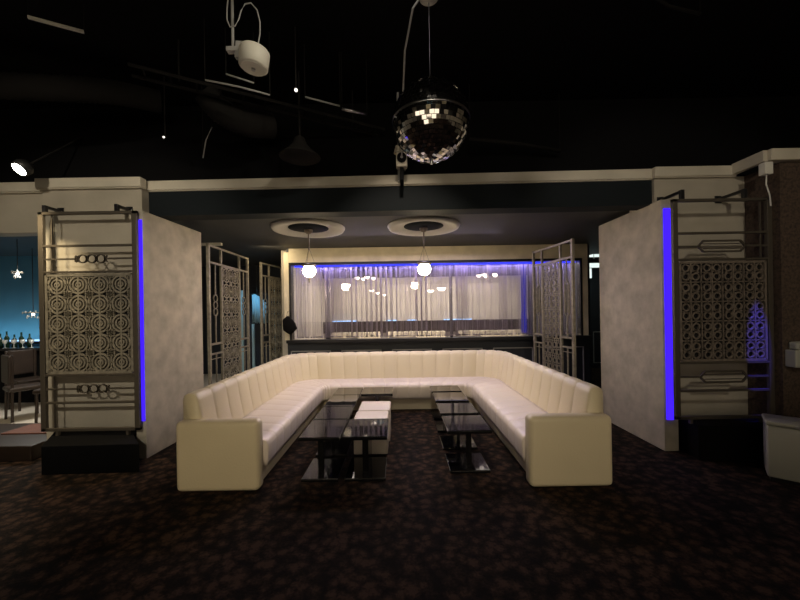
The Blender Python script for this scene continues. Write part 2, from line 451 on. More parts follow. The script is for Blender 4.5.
for x0, x1 in ((-1.978, -1.245), (1.10, 1.825)):
    a = bx('armrest', 'leather', x0, x1, (3.035 if x0 < 0 else 3.015), 3.16, 0.0, .616, sofa, .045, True)
    a.modifiers['bevel'].segments = 4
    a.location = sofa_in

# ------------------------------------------------------------------ black tables
def make_table(label, x0, x1, y0, y1, h=.41, base=.90):
    cx, cy = (x0 + x1) / 2, (y0 + y1) / 2
    t = thing('side_table', label, 'table', (cx, cy, 0), group='black glass tables inside the banquette')
    W, D = (x1 - x0) / 2, (y1 - y0) / 2
    tp = bx('table_top', 'frame_black', -W, W, -D, D, h - .034, h - .008, t, .003)
    bx('glass_plate', 'glass_black', -W + .003, W - .003, -D + .003, D - .003, h - .008, h, tp, .002)
    bx('leg', 'frame_black', -.028, .028, -D * .72, D * .72, .03, h - .034, t, .003)
    bs = bx('base_plate', 'frame_black', -W * base, W * base, -D * .98, D * .72, 0, .024, t, .003)
    bx('glass_plate', 'glass_black', -W * base + .003, W * base - .003, -D * .98 + .003, D * .72 - .003, .024, .030, bs, .002)
    return t
rowA = [(3.19, 3.72, 'black glass table at the front of the far left row'), (3.735, 4.22, 'black glass table second from the front in the far left row'),
        (4.235, 4.80, 'black glass table third from the front in the far left row'), (4.815, 5.27, 'black glass table at the back of the far left row')]
for y0, y1, l in rowA: make_table(l, -.948, -.572, y0, y1)
make_table('black glass table standing in front of the white cube stools', -.552, -.137, 3.19, 3.73)
make_table('black glass table at the back behind the white cube stools', -.560, -.120, 4.83, 5.27)
rowC = [(3.31, 3.79, 'black glass table at the front of the right row'), (3.87, 4.31, 'black glass table second from the front in the right row'),
        (4.42, 4.86, 'black glass table third from the front in the right row'), (4.93, 5.30, 'black glass table at the back of the right row')]
for i, (y0, y1, l) in enumerate(rowC):
    dx = (0, .0, .0, .0)[i]
    make_table(l, .43 + dx, .855 + dx, y0, y1)

def make_stool(label, x0, x1, y0, y1):
    cx, cy = (x0 + x1) / 2, (y0 + y1) / 2; W, D = (x1 - x0) / 2, (y1 - y0) / 2
    t = thing('cube_stool', label, 'stool', (cx, cy, 0), group='white cube stools between the tables')
    bx('body', 'stool', -W + .006, W - .006, -D + .006, D - .006, .02, .325, t, .012, True)
    bx('seat_cushion', 'stool', -W, W, -D, D, .325, .395, t, .022, True).modifiers['bevel'].segments = 4
    bx('foot_plinth', 'blackgloss', -W + .03, W - .03, -D + .03, D - .03, 0, .02, t)
make_stool('white leather cube stool half under the front black table', -.525, -.150, 3.735, 4.08)
make_stool('white leather cube stool nearer the back wall, behind its twin', -.515, -.135, 4.10, 4.52)

# ------------------------------------------------------------------ pendants
for i, (x, y, z) in enumerate(PEND):
    side = ('left', 'right')[i]
    t = thing('globe_pendant', 'brass pendant lamp with glowing globe hanging at the %s of the recess' % side, 'pendant lamp', (x, y, z), group='glowing globe pendants')
    g = MB().sph((0, 0, 0), .092, 20, 14).build('globe', 'lampglow', t, 0, True)
    MB().lathe([(.10, 0), (.104, .012), (.10, .024), (.0001, .05), (.0001, .045), (.09, .015), (.09, 0), (.10, 0)], (0, 0, .065), 28).build('gallery_cap', M['bronze_dark'], t, 0, True)
    st = MB().cyl((0, 0, .30), (0, 0, .59), .010, n=10).build('stem', M['bronze_dark'], t)
    for k in range(3):
        a = k * 2 * PI / 3 + .4
        MB().cyl((.095 * math.cos(a), .095 * math.sin(a), .075), (.008 * math.cos(a), .008 * math.sin(a), .31), .0025, n=6).build('chain', M['bronze_dark'], t)
    MB().lathe([(.0001, 0), (.03, .004), (.055, .03), (.06, .05), (.06, .06)], (0, 0, .53), 24).build('canopy', M['bronze_dark'], t, 0, True)
    MB().lathe([(.0001, -.17), (.010, -.16), (.006, -.14), (.016, -.125), (.006, -.11), (.022, -.095), (.012, -.08)], (0, 0, 0), 16).build('finial', M['bronze'], t, 0, True)

# ------------------------------------------------------------------ ornamental metal screens
def lattice(b, u0, u1, v0, v1, nc, nr, th=.012, style='ring', w_=.014):
    cu, cv = (u1 - u0) / nc, (v1 - v0) / nr
    for i in range(nc):
        cx = u0 + (i + .5) * cu
        b.bar(cx, v0, cx, v1, w_ * .9, th * 1.2)
        if i: b.bar(u0 + i * cu, v0, u0 + i * cu, v1, w_ * .6, th)
        for j in range(nr):
            cz = v0 + (j + .5) * cv; R = min(cu, cv) * .44
            if style == 'ring':
                b.hring(cx, cz, R, w_, th, 18)
                b.hring(cx, cz, R * .62, w_ * .8, th, 14)
                b.hring(cx, cz, R * .28, w_ * .7, th, 10)
                # diamonds and diagonals at the cell corners
                for sx in (-1, 1):
                    for sz in (-1, 1):
                        b.bar(cx + sx * R * .72, cz + sz * R * .72, cx + sx * cu / 2, cz + sz * cv / 2, w_ * .8, th)
                        b.bar(cx + sx * (cu / 2), cz + sz * (cv / 2 - .035), cx + sx * (cu / 2 - .035), cz + sz * cv / 2, w_ * 1.3, th)
                b.bar(cx - cu / 2, cz, cx - R, cz, w_, th); b.bar(cx + R, cz, cx + cu / 2, cz, w_, th)
            else:
                # paired little rings, two rows of two in a cell
                r = min(cu, cv) * .17
                for sx in (-1, 1):
                    for sz in (-1, 1):
                        b.hring(cx + sx * cu * .23, cz + sz * cv * .22, r, w_ * .9, th, 12)
                        b.bar(cx + sx * cu * .23, cz + sz * (cv * .22 + r), cx + sx * cu * .23, cz + sz * cv / 2, w_ * .8, th)
                    b.bar(cx + sx * cu * .06, cz + .35 * cv * sx * .2, cx + sx * cu * .40, cz, w_ * .8, th)
                b.bar(cx - cu / 2, cz + cv / 2, cx + cu / 2, cz + cv / 2, w_ * .7, th)
    for vv in (v0, v1): b.bar(u0, vv, u1, vv, w_ * 1.4, th * 1.3)
    for uu in (u0, u1): b.bar(uu, v0, uu, v1, w_ * 1.4, th * 1.3)
    return b

def orn_h(b, u0, u1, v, style, cx=None):
    cx = (u0 + u1) / 2 if cx is None else cx; th = .016
    if style == 'ring':
        b.bar(u0, v, cx - .16, v, .018, th); b.bar(cx + .13, v, u1, v, .018, th)
        for c in (-.095, .0, .095):
            b.hring(cx + c, v, .040, .010, th, 16, 1.1, 1)
        for c in (-.145, -.048, .048, .142):
            b.bar(cx + c - .016, v - .035, cx + c + .016, v + .035, .008, th); b.bar(cx + c - .016, v + .035, cx + c + .016, v - .035, .008, th)
        b.bar(cx - .165, v - .03, cx - .165, v + .03, .012, th)
    else:
        h, l = .055, .19
        b.bar(u0, v, cx - l - .05, v, .018, th); b.bar(cx + l + .05, v, u1, v, .018, th)
        for s in (-1, 1):
            b.bar(cx - l, v + s * h, cx + l, v + s * h, .018, th)
            b.bar(cx - l, v + s * h, cx - l - .05, v, .018, th); b.bar(cx + l, v + s * h, cx + l + .05, v, .018, th)
            b.bar(cx - l, v + s * h * .45, cx + l, v + s * h * .45, .008, th)
    return b

def column_screen(label, cx, y, z0, W, style, m, sgn, k=1.0):
    """tall framed screen standing upright in front of a column, ornament bars above and below the lattice"""
    t = thing('metal_screen', label, 'screen', (cx, y, z0), group='ornamental screens in front of the columns')
    t.scale = (k, k, k)
    h = 2.25; u0, u1 = -W / 2, W / 2; T = .035
    b = MB(); b.box(u0, u0 + .05, -T / 2, T / 2, 0, h); b.box(u1 - .05, u1, -T / 2, T / 2, 0, h)
    b.box(u0, u1, -T / 2, T / 2, h - .03, h); b.box(u0, u1, -T / 2, T / 2, 0, .03)
    b.build('frame', 'iron', t, .003)
    a0, a1 = u0 + .05, u1 - .05
    for v in (.29, 1.62 + .28, 1.63, .575):
        MB().bar(a0, v, a1, v, .022, .03).build('rail', 'iron', t, .002)
    b = MB()
    if style == 'ring':
        b.bar(a0 + .07, .03, a0 + .07, h - .03, .010, .014, .01)
        b.build('inner_bar', 'iron', t)
    else:
        b.bar(a1 - .05, .6, a1 - .05, h - .03, .012, .014, .01)
        b.build('inner_bar', 'iron', t)
    bx('lattice_shade_panel', 'blackgloss', a0 + .01, a1 - .01, .016, .022, .59, 1.61, t)  # dark sheet added for the shade on the wall behind the lattice
    lattice(MB(), a0 + .02, a1 - .02, .60, 1.60, 4, 5, .016, style, .019 if style == 'ring' else .016).build('lattice_panel', m, t)
    for v in (.43, 1.765):
        orn_h(MB(), a0, a1, v, style, (0 if style != 'ring' else .03)).build('ornament', 'iron', t)
    for u in (u0 + .16, u1 - .13):
        MB().box(u - .014, u + .014, -.014, .014, -.045, 0).build('foot', 'iron', t)
    return t
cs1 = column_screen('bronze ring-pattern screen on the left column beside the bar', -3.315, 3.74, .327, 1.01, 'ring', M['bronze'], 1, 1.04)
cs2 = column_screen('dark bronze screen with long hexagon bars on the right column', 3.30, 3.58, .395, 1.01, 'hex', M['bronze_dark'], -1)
for (cx, y, yw, side, xs) in ((-3.315, 3.74, 3.92, 'left', (-.46, .31)), (3.30, 3.58, 3.88, 'right', (-.40, .24))):
    for k, u in enumerate(xs):
        b = MB(); x = cx + u
        b.box(x - .018, x + .018, y - .018, y + .018, (2.667 if side == 'left' else 2.645), 2.74)
        b.box(x - .014, x + .014, y, yw - .012, 2.71, 2.74)
        b.box(x - .035, x + .035, yw - .012, yw, 2.685, 2.765)
        where = {('left', 0): 'outer bracket at the bar side of the left column', ('left', 1): 'inner bracket at the recess side of the left column',
                 ('right', 0): 'inner bracket at the recess side of the right column', ('right', 1): 'outer bracket at the pier side of the right column'}[(side, k)]
        tag(b.build('wall_bracket', 'blackgloss', None, .003), 'black metal ' + where, 'bracket', 'black brackets holding the column screens')
# plinths
tag(quadwall('display_plinth', [(-3.54, 3.43), (-2.60, 3.46), (-2.87, 3.74), (-2.89, 3.90), (-3.86, 3.90)], 0, .28, 'black'), 'black plinth under the ring-pattern screen at the left column', 'plinth', 'black plinths under the column screens')
tag(quadwall('display_plinth', [(2.99, 3.53), (3.66, 3.39), (3.80, 3.50), (3.80, 3.86), (2.99, 3.86)], 0, .345, 'black'), 'black plinth under the hexagon-bar screen at the right column', 'plinth', 'black plinths under the column screens')

def standing_screen(label, p0, p1, H, m, style):
    """upright screen on the floor from p0 to p1 (plan points)"""
    p0, p1 = Vector((*p0, 0)), Vector((*p1, 0)); d = p1 - p0; W = d.length
    t = thing('standing_screen', label, 'screen', tuple((p0 + p1) / 2), (0, 0, math.atan2(d.y, d.x)), 'standing metal screens beside the banquette')
    u0, u1 = -W / 2, W / 2; T = .04
    for u in (u0 + .02, u1 - .02):
        MB().box(u - .02, u + .02, -T / 2, T / 2, 0, H).build('post', m, t, .003)
    la, lb = u0 + W * .28, u1 - W * .26
    for u in (la, lb):
        MB().box(u - .015, u + .015, -.015, .015, .03, H - .03).build('stile', m, t)
    for v in (.05, H - .02, H - .26):
        MB().box(u0 + .04, u1 - .04, -.014, .014, v - .014, v + .014).build('rail', m, t)
    for (a, b_) in ((u0 + .04, la - .015), (lb + .015, u1 - .04)):
        MB().box(a, b_, -.013, .013, 1.10, 1.13).build('rail', m, t)
        MB().box(a, b_, -.013, .013, .96, .985).build('rail', m, t)
        c = (a + b_) / 2
        b = MB(); r = min(.055, (b_ - a) * .33)
        if style == 'ring':
            b.bar(c, 1.13, c, 1.53, .018, .016); b.bar(c, 1.83, c, H - .27, .018, .016)
            for q in (1.58, 1.68, 1.78): b.hring(c, q, r, .010, .016, 14, 1, .95)
            for q in (1.53, 1.83): b.bar(c - .03, q, c + .03, q, .014, .02)
        else:
            b.bar(c, 1.13, c, 1.42, .018, .016); b.bar(c, 1.96, c, H - .27, .018, .016)
            for s in (-1, 1):
                b.bar(c + s * r, 1.48, c + s * r, 1.90, .016, .016)
                b.bar(c + s * r, 1.48, c, 1.42, .016, .016); b.bar(c + s * r, 1.90, c, 1.96, .016, .016)
                b.bar(c + s * r * .4, 1.48, c + s * r * .4, 1.90, .008, .016)
        b.build('ornament', m, t)
        b = MB(); b.bar(c, .06, c, .96, .018, .016); b.bar(a + .02, .90, b_ - .02, .90, .010, .014); b.bar(c - .03, .5, c + .03, .5, .02, .02)
        b.build('ornament', m, t)
    nc = 2; nr = int((H - .32) / .235)
    lattice(MB(), la + .02, lb - .02, .07, H - .28, nc, nr, .014, style).build('lattice_panel', m, t)
    return t
standing_screen('bronze standing screen beside the left side of the banquette, near the partition', (-2.70, 4.93), (-2.72, 6.28), 2.55, M['bronze'], 'ring')
standing_screen('bronze standing screen further back on the left, next to the window wall', (-2.70, 6.80), (-2.52, 7.9), 2.55, M['bronze'], 'ring')
standing_screen('bronze standing screen on the right in front of the window', (2.50, 5.02), (2.34, 6.12), 2.55, M['bronze'], 'hex')

# ------------------------------------------------------------------ LED strips
tag(MB().box(-2.815, -2.768, 3.768, 3.779, .41, 2.58).build('led_strip', 'blue'), 'vertical blue light strip on the left partition edge', 'light strip', 'vertical blue light strips')
tag(MB().box(2.835, 2.905, 3.735, 3.749, .34, 2.60).build('led_strip', 'blue'), 'vertical blue light strip on the right partition edge', 'light strip', 'vertical blue light strips')
tag(MB().box(-2.04, 3.42, WY + .10, WY + .125, 2.435, 2.455).build('led_strip', 'blue_top'), 'long blue light strip along the top of the window', 'light strip')

tag(MB().box(2.40, 2.50, WY + .22, WY + .24, 1.08, 2.42).build('led_strip', emit('blue_led_soft', (.08, .08, 1.0), .35)), 'vertical blue light strip shining through the string curtain at the right of the window', 'light strip')
# ------------------------------------------------------------------ string curtain behind the glass
b = MB()
x = -2.03
rnd = random.Random(3)
def string_gap(x):
    """spacing of the strings along the rail: solid lengths, then loose lengths gathered in bundles"""
    u = (x % .098) / .098
    bundled = .0042 if u < .5 else .020
    for a, c, g in ((-2.1, -1.62, .0085), (-1.47, -1.30, .0045), (-1.0, -.02, None), (.30, .62, None), (1.08, 1.32, .0055), (1.32, 2.15, .0085), (2.15, 2.3, .012), (2.3, 2.6, .0085), (2.95, 3.5, .008)):
        if a < x < c: return g if g else bundled
    return .012 if u > .35 else .007
def thin(bm_, x, y, r, z0, z1):
    n = 3; a0 = rnd.random() * 6
    cuts = 5; prev = None
    dx = 0
    for c in range(cuts + 1):
        z = z1 + (z0 - z1) * c / cuts
        xx = x + (rnd.random() - .5) * .004
        ring = [bm_.verts.new((xx + r * math.cos(a0 + k * 2 * PI / n), y + r * math.sin(a0 + k * 2 * PI / n), z)) for k in range(n)]
        if prev:
            for k in range(n): bm_.faces.new((prev[k], prev[(k + 1) % n], ring[(k + 1) % n], ring[k]))
        prev = ring
cnt = 0
while x < 3.41:
    sp = string_gap(x) * (.7 + .6 * rnd.random())
    thin(b.bm, x, WY + .155 + rnd.random() * .03, .0017 + .0018 * rnd.random(), 1.05 + rnd.random() * .02, 2.44)
    if rnd.random() < .45: b.box(x - .009, x + .009, WY + .145, WY + .162, 1.05, 1.078)
    x += sp; cnt += 1
o = b.build('string_curtain', 'string')
tag(o, 'silver string curtain hanging behind the long window', 'curtain', None, 'stuff')

# ------------------------------------------------------------------ back room
def bench(name, label, x0, x1, y0, y1):
    t = thing(name, label, 'bench', ((x0 + x1) / 2, y1, 0), group='cream benches in the back room')
    W = (x1 - x0) / 2
    bx('seat', 'leather', -W, W, -(y1 - y0), 0, .0, .42, t, .02)
    b = MB(); n = int((x1 - x0) / .14)
    for i in range(n):
        a = -W + i * 2 * W / n
        b.box(a, a + 2 * W / n - .008, -.16, 0, .42, .98)
    b.build('backrest', 'leather', t, .02)
bench('wall_bench', 'cream channelled bench at the left behind the window', -1.9, -.55, 9.1, 9.8)
bench('wall_bench', 'cream channelled bench in the middle behind the window', -.35, 1.25, 9.1, 9.8)
bench('wall_bench', 'cream channelled bench at the right behind the window', 1.6, 3.4, 9.1, 9.8)
for i, (x0, x1) in enumerate(((-1.9, -1.2), (-.40, -.10), (.20, .46), (1.22, 2.0))):
    tag(bx('ledge_light', 'bluepale', x0, x1, 9.79, 9.815, 1.275, 1.305), ('pale blue ledge light %s behind the window' % ('furthest left', 'left of the middle', 'just right of the middle', 'furthest right')[i]), 'light strip', 'pale blue ledge lights in the back room')
def tub_chair(label, x, y, rz):
    t = thing('tub_chair', label, 'chair', (x, y, 0), (0, 0, rz), 'dark tub chairs in the back room')
    b = MB(); prof = []
    n = 20
    out = []
    for k in range(n + 1):
        a = PI * (1 - k / n) * 1.15 - PI * .075
        for (r, z) in ((.30, 0.12), (.34, .92), (.29, .95), (.25, .42)):
            out.append(b.bm.verts.new((r * math.cos(a), r * math.sin(a), z)))
    for k in range(n):
        for j in range(4):
            b.bm.faces.new((out[k * 4 + j], out[k * 4 + (j + 1) % 4], out[(k + 1) * 4 + (j + 1) % 4], out[(k + 1) * 4 + j]))
    b.bm.faces.new(out[:4]); b.bm.faces.new(out[-4:])
    b.build('backrest', 'wood', t, 0, True)
    MB().lathe([(.26, 0), (.27, .06), (.24, .10), (.0001, .11)], (0, 0, .34), 24).build('seat', 'wood', t, 0, True)
    for sx in (-1, 1):
        for sy in (-1, 1): MB().cyl((sx * .18, sy * .18, 0), (sx * .16, sy * .16, .36), .018, n=8).build('leg', 'wood', t)
tub_chair('dark round-backed chair at the left behind the window', -1.35, 8.3, PI)
tub_chair('dark round-backed chair in the middle behind the window', .05, 8.3, PI)
tub_chair('dark round-backed chair at the right behind the window', 1.6, 8.4, PI)

def chandelier(label, x, y, z, n, R, bowl=.06):
    t = thing('chandelier', label, 'chandelier', (x, y, z), group='white bowl chandeliers in the back room')
    MB().cyl((0, 0, .05), (0, 0, 2.775 - z), .008, n=8).build('stem', M['bronze'], t)
    MB().lathe([(.0001, -.10), (.02, -.08), (.03, -.03), (.015, .02), (.03, .05), (.0001, .09)], (0, 0, 0), 14).build('hub', M['bronze'], t, 0, True)
    for k in range(n):
        a = k * 2 * PI / n + .3
        c, s = math.cos(a), math.sin(a)
        arm = MB().tube([(0, 0, -.02), (c * R * .4, s * R * .4, -.07), (c * R * .8, s * R * .8, -.06), (c * R, s * R, -.01)], .006, 6).build('arm', M['bronze'], t)
        MB().lathe([(.0001, -.0), (bowl * .6, .008), (bowl, .05), (bowl * .95, .06), (.0001, .055)], (c * R, s * R, 0), 14).build('lamp_bowl', 'bowlglow', arm, 0, True)
chandelier('white bowl chandelier left of the middle behind the window', -.82, 8.4, 2.31, 4, .20)
chandelier('white bowl chandelier at the right behind the window', 2.14, 8.5, 2.34, 5, .21)
def bowl_lamp(label, x, y, z, r):
    t = thing('bowl_pendant', label, 'pendant lamp', (x, y, z), group='single white bowl lamps in the back room')
    MB().lathe([(.0001, -r * .6), (r * .5, -r * .5), (r * .9, -r * .1), (r, .1 * r), (.0001, .12 * r)], (0, 0, 0), 18).build('lamp_bowl', 'bowlglow', t, 0, True)
    MB().cyl((0, 0, .01), (0, 0, 2.775 - z), .006, n=6).build('stem', M['bronze'], t)
for l, px, py, d, r in (
        ('white bowl lamp behind the window, beside the left chandelier', 347, 285, 7.9, .11),
        ('small white bowl lamp behind the window, first of the chain right below the left chandelier', 372, 291, 8.8, .065),
        ('small white bowl lamp behind the window, second of the chain right below the left chandelier', 377.5, 293.5, 9.15, .06),
        ('small white bowl lamp behind the window, last of the chain right below the left chandelier', 385, 295.5, 9.5, .055),
        ('round white lamp behind the window, just left of the right globe pendant', 415, 284, 8.6, .085),
        ('white bowl lamp behind the window, right below the right globe pendant', 431, 292, 8.8, .09),
        ('wide white bowl lamp behind the window, furthest right beside the right globe pendant', 442, 290, 8.2, .11),
        ('tiny white bowl lamp behind the window, near the left globe pendant', 313, 288, 8.9, .05)):
    bowl_lamp(l, (px - 400) / F * d, d, CAMH + (312.0 - py) / F * d, r)
for px, w_, l in ((328, .045, 'slim dark post behind the string curtain at the left'), (451, .03, 'slim dark post behind the string curtain right of the middle')):
    x = (px - 400) / F * 7.4
    tag(bx('room_post', 'navy', x - w_, x + w_, 7.36, 7.42, 0, 2.775), l, 'post', 'slim dark posts in the back room')
# small green sign light at the top of the window
t = thing('exit_sign', 'small green glowing sign at the top edge of the window', 'sign', (1.15, WY + .6, 2.54))
bx('housing', 'white', -.09, .09, -.02, .02, -.045, .045, t, .004)
bx('face', emit('green_sign', (.10, .9, .65), 3.5), -.08, .08, -.023, -.02, -.036, .036, t)
MB().cyl((0, 0, .045), (0, 0, .235), .006, n=6).build('stem', M['steel'], t)

# black bag hanging at the left edge of the window
t = thing('black_bag', 'black bag hanging from a hook at the left edge of the window', 'bag', (-2.07, WY - .16, 1.12))
b = MB(); vs1 = [(-.12, .10), (.02, .02), (.14, .13), (.10, .24), (-.02, .38), (-.13, .30)]
lo = [b.bm.verts.new((x, -.05 if 0 < i < 5 else -.02, z)) for i, (x, z) in enumerate(vs1)]; hi = [b.bm.verts.new((x, .05, z)) for x, z in vs1]
b.bm.faces.new(lo); b.bm.faces.new(hi[::-1])
for i in range(6): b.bm.faces.new((lo[i], lo[(i + 1) % 6], hi[(i + 1) % 6], hi[i]))
b.build('body', 'black', t, .02, True)
MB().tube([(-.06, 0, .34), (-.03, 0, .45), (.01, 0, .47), (.03, 0, .36)], .006).build('strap', 'black', t)

# ------------------------------------------------------------------ disco ball
BC = Vector((.217, 2.24, 2.755)); BR = .245
t = thing('disco_ball', 'large mirrored disco ball hanging from the black ceiling', 'disco ball', tuple(BC), (0, 0, .2))
MB().sph((0, 0, 0), BR * .965, 32, 24).build('core', M['darkmetal'], t, 0, True)
b = MB(); rows = 30; rd = random.Random(5)
for i in range(rows):
    la0 = -PI / 2 + PI * (i + .06) / rows; la1 = -PI / 2 + PI * (i + .94) / rows; lm = (la0 + la1) / 2
    n = max(5, int(2 * PI * math.cos(lm) / (PI / rows) * .92))
    for k in range(n):
        if rd.random() < .012: continue
        a0, a1 = 2 * PI * (k + .04) / n, 2 * PI * (k + .96) / n
        P = [Vector((math.cos(l) * math.cos(a), math.cos(l) * math.sin(a), math.sin(l))) * BR for l, a in ((la0, a0), (la0, a1), (la1, a1), (la1, a0))]
        c = sum(P, Vector()) / 4
        R = Matrix.Rotation(rd.gauss(0, .075), 3, 'Z') @ Matrix.Rotation(rd.gauss(0, .075), 3, 'X')
        b.bm.faces.new([b.bm.verts.new(c + R @ (p - c)) for p in P])
b.build('mirror_tiles', 'mirror', t)
MB().lathe([(BR + .002, -.008), (BR + .003, 0), (BR + .001, .008), (BR - .02, .008), (BR - .02, -.008), (BR + .002, -.008)], (0, 0, 0), 64).build('equator_band', M['steel'], t, 0, True)
MB().cyl((0, 0, -BR - .022), (0, 0, -BR + .01), .010, .012).build('bottom_cap', M['steel'], t)
MB().cyl((0, 0, BR - .01), (0, 0, BR + .03), .03).build('top_cap', M['darkmetal'], t)
MB().cyl((0, 0, BR + .03), (0, 0, 3.52 - BC.z), .003, n=6).build('chain', M['darkmetal'], t)
# motor above the ball
t = thing('ball_motor', 'small round motor housing above the disco ball', 'motor', (BC.x, BC.y, 3.56))
MB().lathe([(.0001, -.035), (.04, -.030), (.062, -.01), (.064, .02), (.05, .04), (.0001, .045)], (0, 0, 0), 24).build('housing', M['greypipe'], t, 0, True)
MB().cyl((0, 0, .04), (0, 0, .44), .014, n=10).build('rod', M['darkmetal'], t)
MB().tube([(-.05, 0, .0), (-.10, .05, -.03), (-.15, .3, -.12), (-.17, .8, -.3), (-.175, 1.2, -.5)], .007).build('cable', M['greypipe'], t)

# twin poles with the pin spot
t = thing('ceiling_pole', 'pair of thin grey vertical pipes running from ceiling to beam trim', 'pipe', (.03, 3.93, 3.10))
for dx, r in ((-.015, .016), (.05, .010)):
    MB().cyl((dx, 0, -.10 if dx < 0 else .02), (dx, 0, .9), r, n=10).build('pipe', M['greypipe'], t)
t = thing('pin_spotlight', 'small brass-coloured spotlight clamped to the beam trim under the disco ball', 'spotlight', (.045, 3.80, 3.20))
MB().box(-.06, .06, -.05, .05, -.10, .06).build('housing', M['trim'], t, .015)
MB().cyl((0, -.075, -.01), (0, -.045, -.01), .050, n=24).build('lens', 'black', t)
MB().cyl((0, -.08, -.01), (0, -.074, -.01), .014, n=16).build('bulb', 'greypipe', t)
MB().cyl((-.035, 0, .06), (-.035, 0, .14), .05, .03, n=16).build('swivel', M['trim'], t)
MB().box(-.02, .02, -.03, .18, -.24, -.10).build('clamp', 'black', t, .004)

# ------------------------------------------------------------------ ceiling equipment
def P(px, py, d):
    """point seen at pixel (px, py) at depth d, taken through the camera"""
    v = CAMR.to_3x3() @ Vector(((px - 400) / F, (311 - py) / F, -1)); v = v * (d / v.y)
    return Vector((0, 0, CAMH)) + v
def Pz(px, py, z):
    v = CAMR.to_3x3() @ Vector(((px - 400) / F, (311 - py) / F, -1)); v = v * ((z - CAMH) / v.z)
    return Vector((0, 0, CAMH)) + v
# white drum speaker
c = P(254, 60, 2.5)
t = thing('drum_speaker', 'white drum-shaped speaker tilted below the ceiling on a bracket', 'speaker', tuple(c), (.02, .10, 0))
t.scale = (.88, .88, .95)
MB().lathe([(.0001, -.062), (.100, -.062), (.112, -.052), (.118, .06), (.108, .072), (.0001, .072)], (0, 0, 0), 32).build('body', M['white'], t, .0, True)
MB().lathe([(.0001, -.066), (.095, -.066), (.095, -.060), (.0001, -.060)], (0, 0, 0), 28).build('grille', M['white'], t)
MB().cyl((0, 0, -.078), (0, 0, -.062), .016, n=12).build('centre_knob', M['steel'], t)
MB().box(-.15, -.09, -.02, .02, .0, .12).build('bracket', M['greypipe'], t)
t = thing('hanging_rod', 'thin grey rod hanging above the white drum speaker', 'rod', tuple(P(233, 48, 2.5)))
MB().cyl((0, 0, 0), (0, 0, 4.0 - t.location.z), .010, n=8).build('rod', M['greypipe'], t)
MB().box(-.04, .03, -.02, .02, -.03, 0).build('cross_arm', M['greypipe'], t)
tag(MB().tube([P(258, 45, 2.46), P(260, 34, 2.45), P(260, 22, 2.45), P(257, 10, 2.45), P(251, 3, 2.45), P(245, 4, 2.45), P(241, 11, 2.45), P(239, 19, 2.45), P(235, 26, 2.44), P(230, 27, 2.44), P(227, 20, 2.44), P(227, 8, 2.44), P(229, -8, 2.44)], .0045).build('speaker_cable', M['greypipe']),
    'looping grey cable above the white drum speaker', 'cable')

def conduit(name, label, cat, pts, r, m, group=None):
    t = thing(name, label, cat, tuple(pts[0]), group=group)
    MB().tube([p - pts[0] for p in pts], r, 8).build('tube', m, t, 0, True)
    for p in ((pts[0], pts[-1]) if len(pts) != 2 or name != 'hanging_cable' else pts[:1]):
        if p.z < 3.97:
            q = p - pts[0]; MB().cyl(q, q + Vector((0, 0, 4.0 - p.z)), .004, n=6).build('hanger', M['duct'], t)
    return t
# cable tray
A, B_ = Pz(130, 70, 3.62), Pz(388, 134, 3.62)
B_ = A + (B_ - A) * min(1, (4.05 - A.y) / (B_.y - A.y))
t = thing('cable_tray', 'long dark cable tray crossing the ceiling towards the disco ball', 'cable tray', tuple(A))
d = B_ - A; nrm = Vector((-d.y, d.x, 0)).normalized() * .08
for s in (-1, 1):
    MB().tube([nrm * s, d + nrm * s], .016, 4).build('rail', M['duct'], t)
for k in range(12): MB().cyl(d * (k + .5) / 12 - nrm, d * (k + .5) / 12 + nrm, .008, n=6).build('rung', M['duct'], t)
for k in (.15, .85): MB().cyl(d * k, d * k + Vector((0, 0, .38)), .008, n=6).build('hanger', M['duct'], t)
# ducts
def flexduct(label, pts, r):
    n = 60; P_ = []
    pts = [Vector(p) for p in pts]
    for i in range(n + 1):
        t_ = i / n * (len(pts) - 1); k = min(int(t_), len(pts) - 2); f = t_ - k
        a = pts[max(k - 1, 0)]; b1 = pts[k]; c1 = pts[k + 1]; e = pts[min(k + 2, len(pts) - 1)]
        P_.append(.5 * ((2 * b1) + (c1 - a) * f + (2 * a - 5 * b1 + 4 * c1 - e) * f * f + (3 * b1 - a - 3 * c1 + e) * f ** 3))
    o = MB().tube(P_, lambda q: r * (1 + .07 * math.sin(q * n * PI / 1.0 * .98)), 20).build('air_duct', M['duct'], None, 0, True)
    return tag(o, label, 'air duct', 'dark air ducts under the ceiling')
flexduct('dark flexible air duct sagging below the cable tray', [P(205, 92, 3.4), P(222, 112, 3.5), P(248, 124, 3.6), P(272, 126, 3.75)], .12)
flexduct('wide dark air duct at the upper left of the ceiling', [P(-30, 84, 3.2), P(50, 88, 3.3), P(110, 92, 3.45), P(160, 102, 3.7)], .11)
